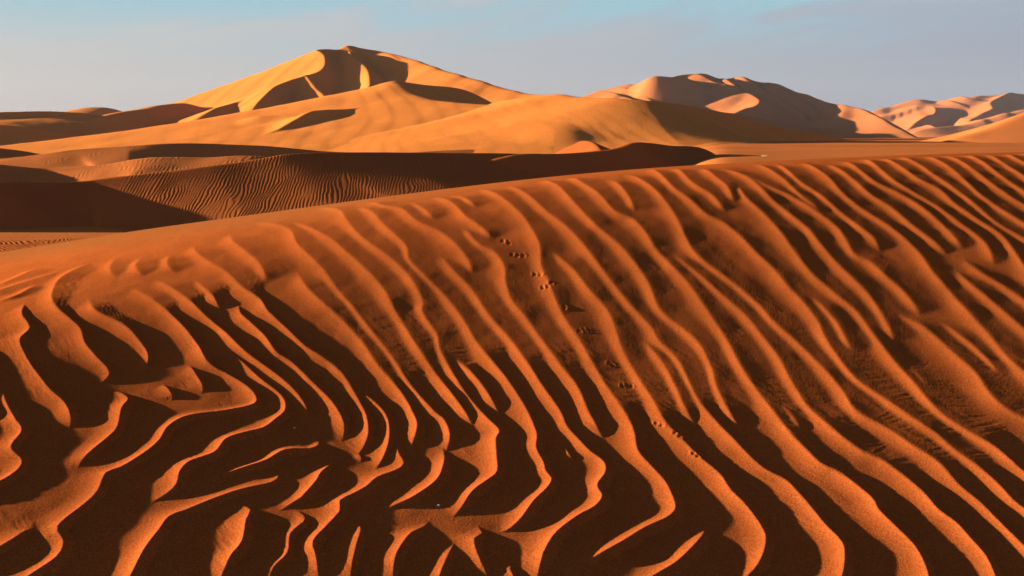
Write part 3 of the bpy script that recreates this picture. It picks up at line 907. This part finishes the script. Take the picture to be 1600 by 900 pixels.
def pebble(px, py, size, seed, label):
    x, y = hit(px, py, .01)
    rnd = random.Random(seed)
    bm = bmesh.new()
    bmesh.ops.create_icosphere(bm, subdivisions=3, radius=1)
    sx, sy, sz = size, size * .75, size * .55
    for v in bm.verts:
        n = v.co.copy()
        k = 1 + .13 * math.sin(n.x * 3.1 + seed) * math.cos(n.y * 2.7 - seed) + .08 * math.sin(n.z * 5 + n.x * 4 + seed * 2)
        v.co = Vector((n.x * sx * k, n.y * sy * k, n.z * sz * k))
    me = bpy.data.meshes.new('pebble')
    bm.to_mesh(me)
    bm.free()
    for p in me.polygons:
        p.use_smooth = True
    me.materials.append(STONE)
    o = bpy.data.objects.new('pebble', me)
    o.location = (x, y, ground_z(x, y) + sz * .35)
    o.rotation_euler = (0, 0, rnd.uniform(0, 6))
    o['label'], o['category'], o['group'] = label, 'pebble', 'pale pebbles in the dark troughs'
    sc.collection.objects.link(o)


pebble(460, 667, .010, 2, 'pale pebble alone in the dark hollow at left')
pebble(685, 788, .011, 5, 'pale pebble in a dark trough near the bottom centre')


def tussock(px, py, D, label):
    """a small dead shrub on a low hummock far out on the flat"""
    x, y, z = P(px, py, D)
    zb = float(zfloor(np.array(x), np.array(y)))
    root = bpy.data.objects.new('dry_shrub', None)
    root.location = (x, y, zb)
    root['label'], root['category'] = label, 'shrub'
    sc.collection.objects.link(root)
    rnd = random.Random(9)
    bm = bmesh.new()
    for i in range(150):
        a, r = rnd.uniform(0, 6.283), rnd.uniform(0, .35)
        lean, h = rnd.uniform(.2, 1.0), rnd.uniform(.35, .8)
        c, s_ = math.cos(a), math.sin(a)
        w = .012
        pts = [(c * (r + lean * h * t ** 1.4), s_ * (r + lean * h * t ** 1.4), .12 + h * t * (1 - .25 * t)) for t in (0, .5, 1)]
        vs_ = []
        for t, p in enumerate(pts):
            ww = w * (1 - .4 * t)
            vs_.append([bm.verts.new((p[0] + ww * math.cos(q), p[1] + ww * math.sin(q), p[2])) for q in (0, 2.09, 4.19)])
        for t in range(2):
            for q in range(3):
                bm.faces.new((vs_[t][q], vs_[t][(q + 1) % 3], vs_[t + 1][(q + 1) % 3], vs_[t + 1][q]))
    me = bpy.data.meshes.new('twigs')
    bm.to_mesh(me)
    bm.free()
    me.materials.append(STRAW)
    o = bpy.data.objects.new('twigs', me)
    o.parent = root
    sc.collection.objects.link(o)
    bm = bmesh.new()
    bmesh.ops.create_uvsphere(bm, u_segments=24, v_segments=12, radius=1)
    for v in bm.verts:
        f_ = 1 + .12 * math.sin(3 * math.atan2(v.co.y, v.co.x))
        v.co = Vector((v.co.x * 1.1 * f_, v.co.y * .9 * f_, v.co.z * .26))
    me = bpy.data.meshes.new('sand_mound')
    bm.to_mesh(me)
    bm.free()
    for p in me.polygons:
        p.use_smooth = True
    me.materials.append(SAND_FAR)
    o = bpy.data.objects.new('sand_mound', me)
    o.parent = root
    sc.collection.objects.link(o)


tussock(1195, 236, 172, 'small pale dry shrub on the flat sand beyond the near crest')

# ------------------------------------------------------------------ air
def haze_box(density):
    me = bpy.data.meshes.new('haze')
    x0, x1, y0, y1, z0, z1 = -6000, 6000, -400, 7000, -25, 420
    v = [(x, y, z) for z in (z0, z1) for y in (y0, y1) for x in (x0, x1)]
    f = [(0, 2, 3, 1), (4, 5, 7, 6), (0, 1, 5, 4), (1, 3, 7, 5), (3, 2, 6, 7), (2, 0, 4, 6)]
    me.from_pydata(v, [], f)
    m = bpy.data.materials.new('haze_air')
    m.use_nodes = True
    nt = m.node_tree
    nt.nodes.clear()
    out, vol = nt.nodes.new('ShaderNodeOutputMaterial'), nt.nodes.new('ShaderNodeVolumePrincipled')
    vol.inputs['Color'].default_value = (0.72, 0.80, 1.0, 1)
    vol.inputs['Density'].default_value = density
    nt.links.new(vol.outputs[0], out.inputs['Volume'])
    me.materials.append(m)
    o = bpy.data.objects.new('haze', me)
    sc.collection.objects.link(o)
    o['kind'] = 'stuff'


haze_box(0.00002)
sc.cycles.volume_bounces = 0
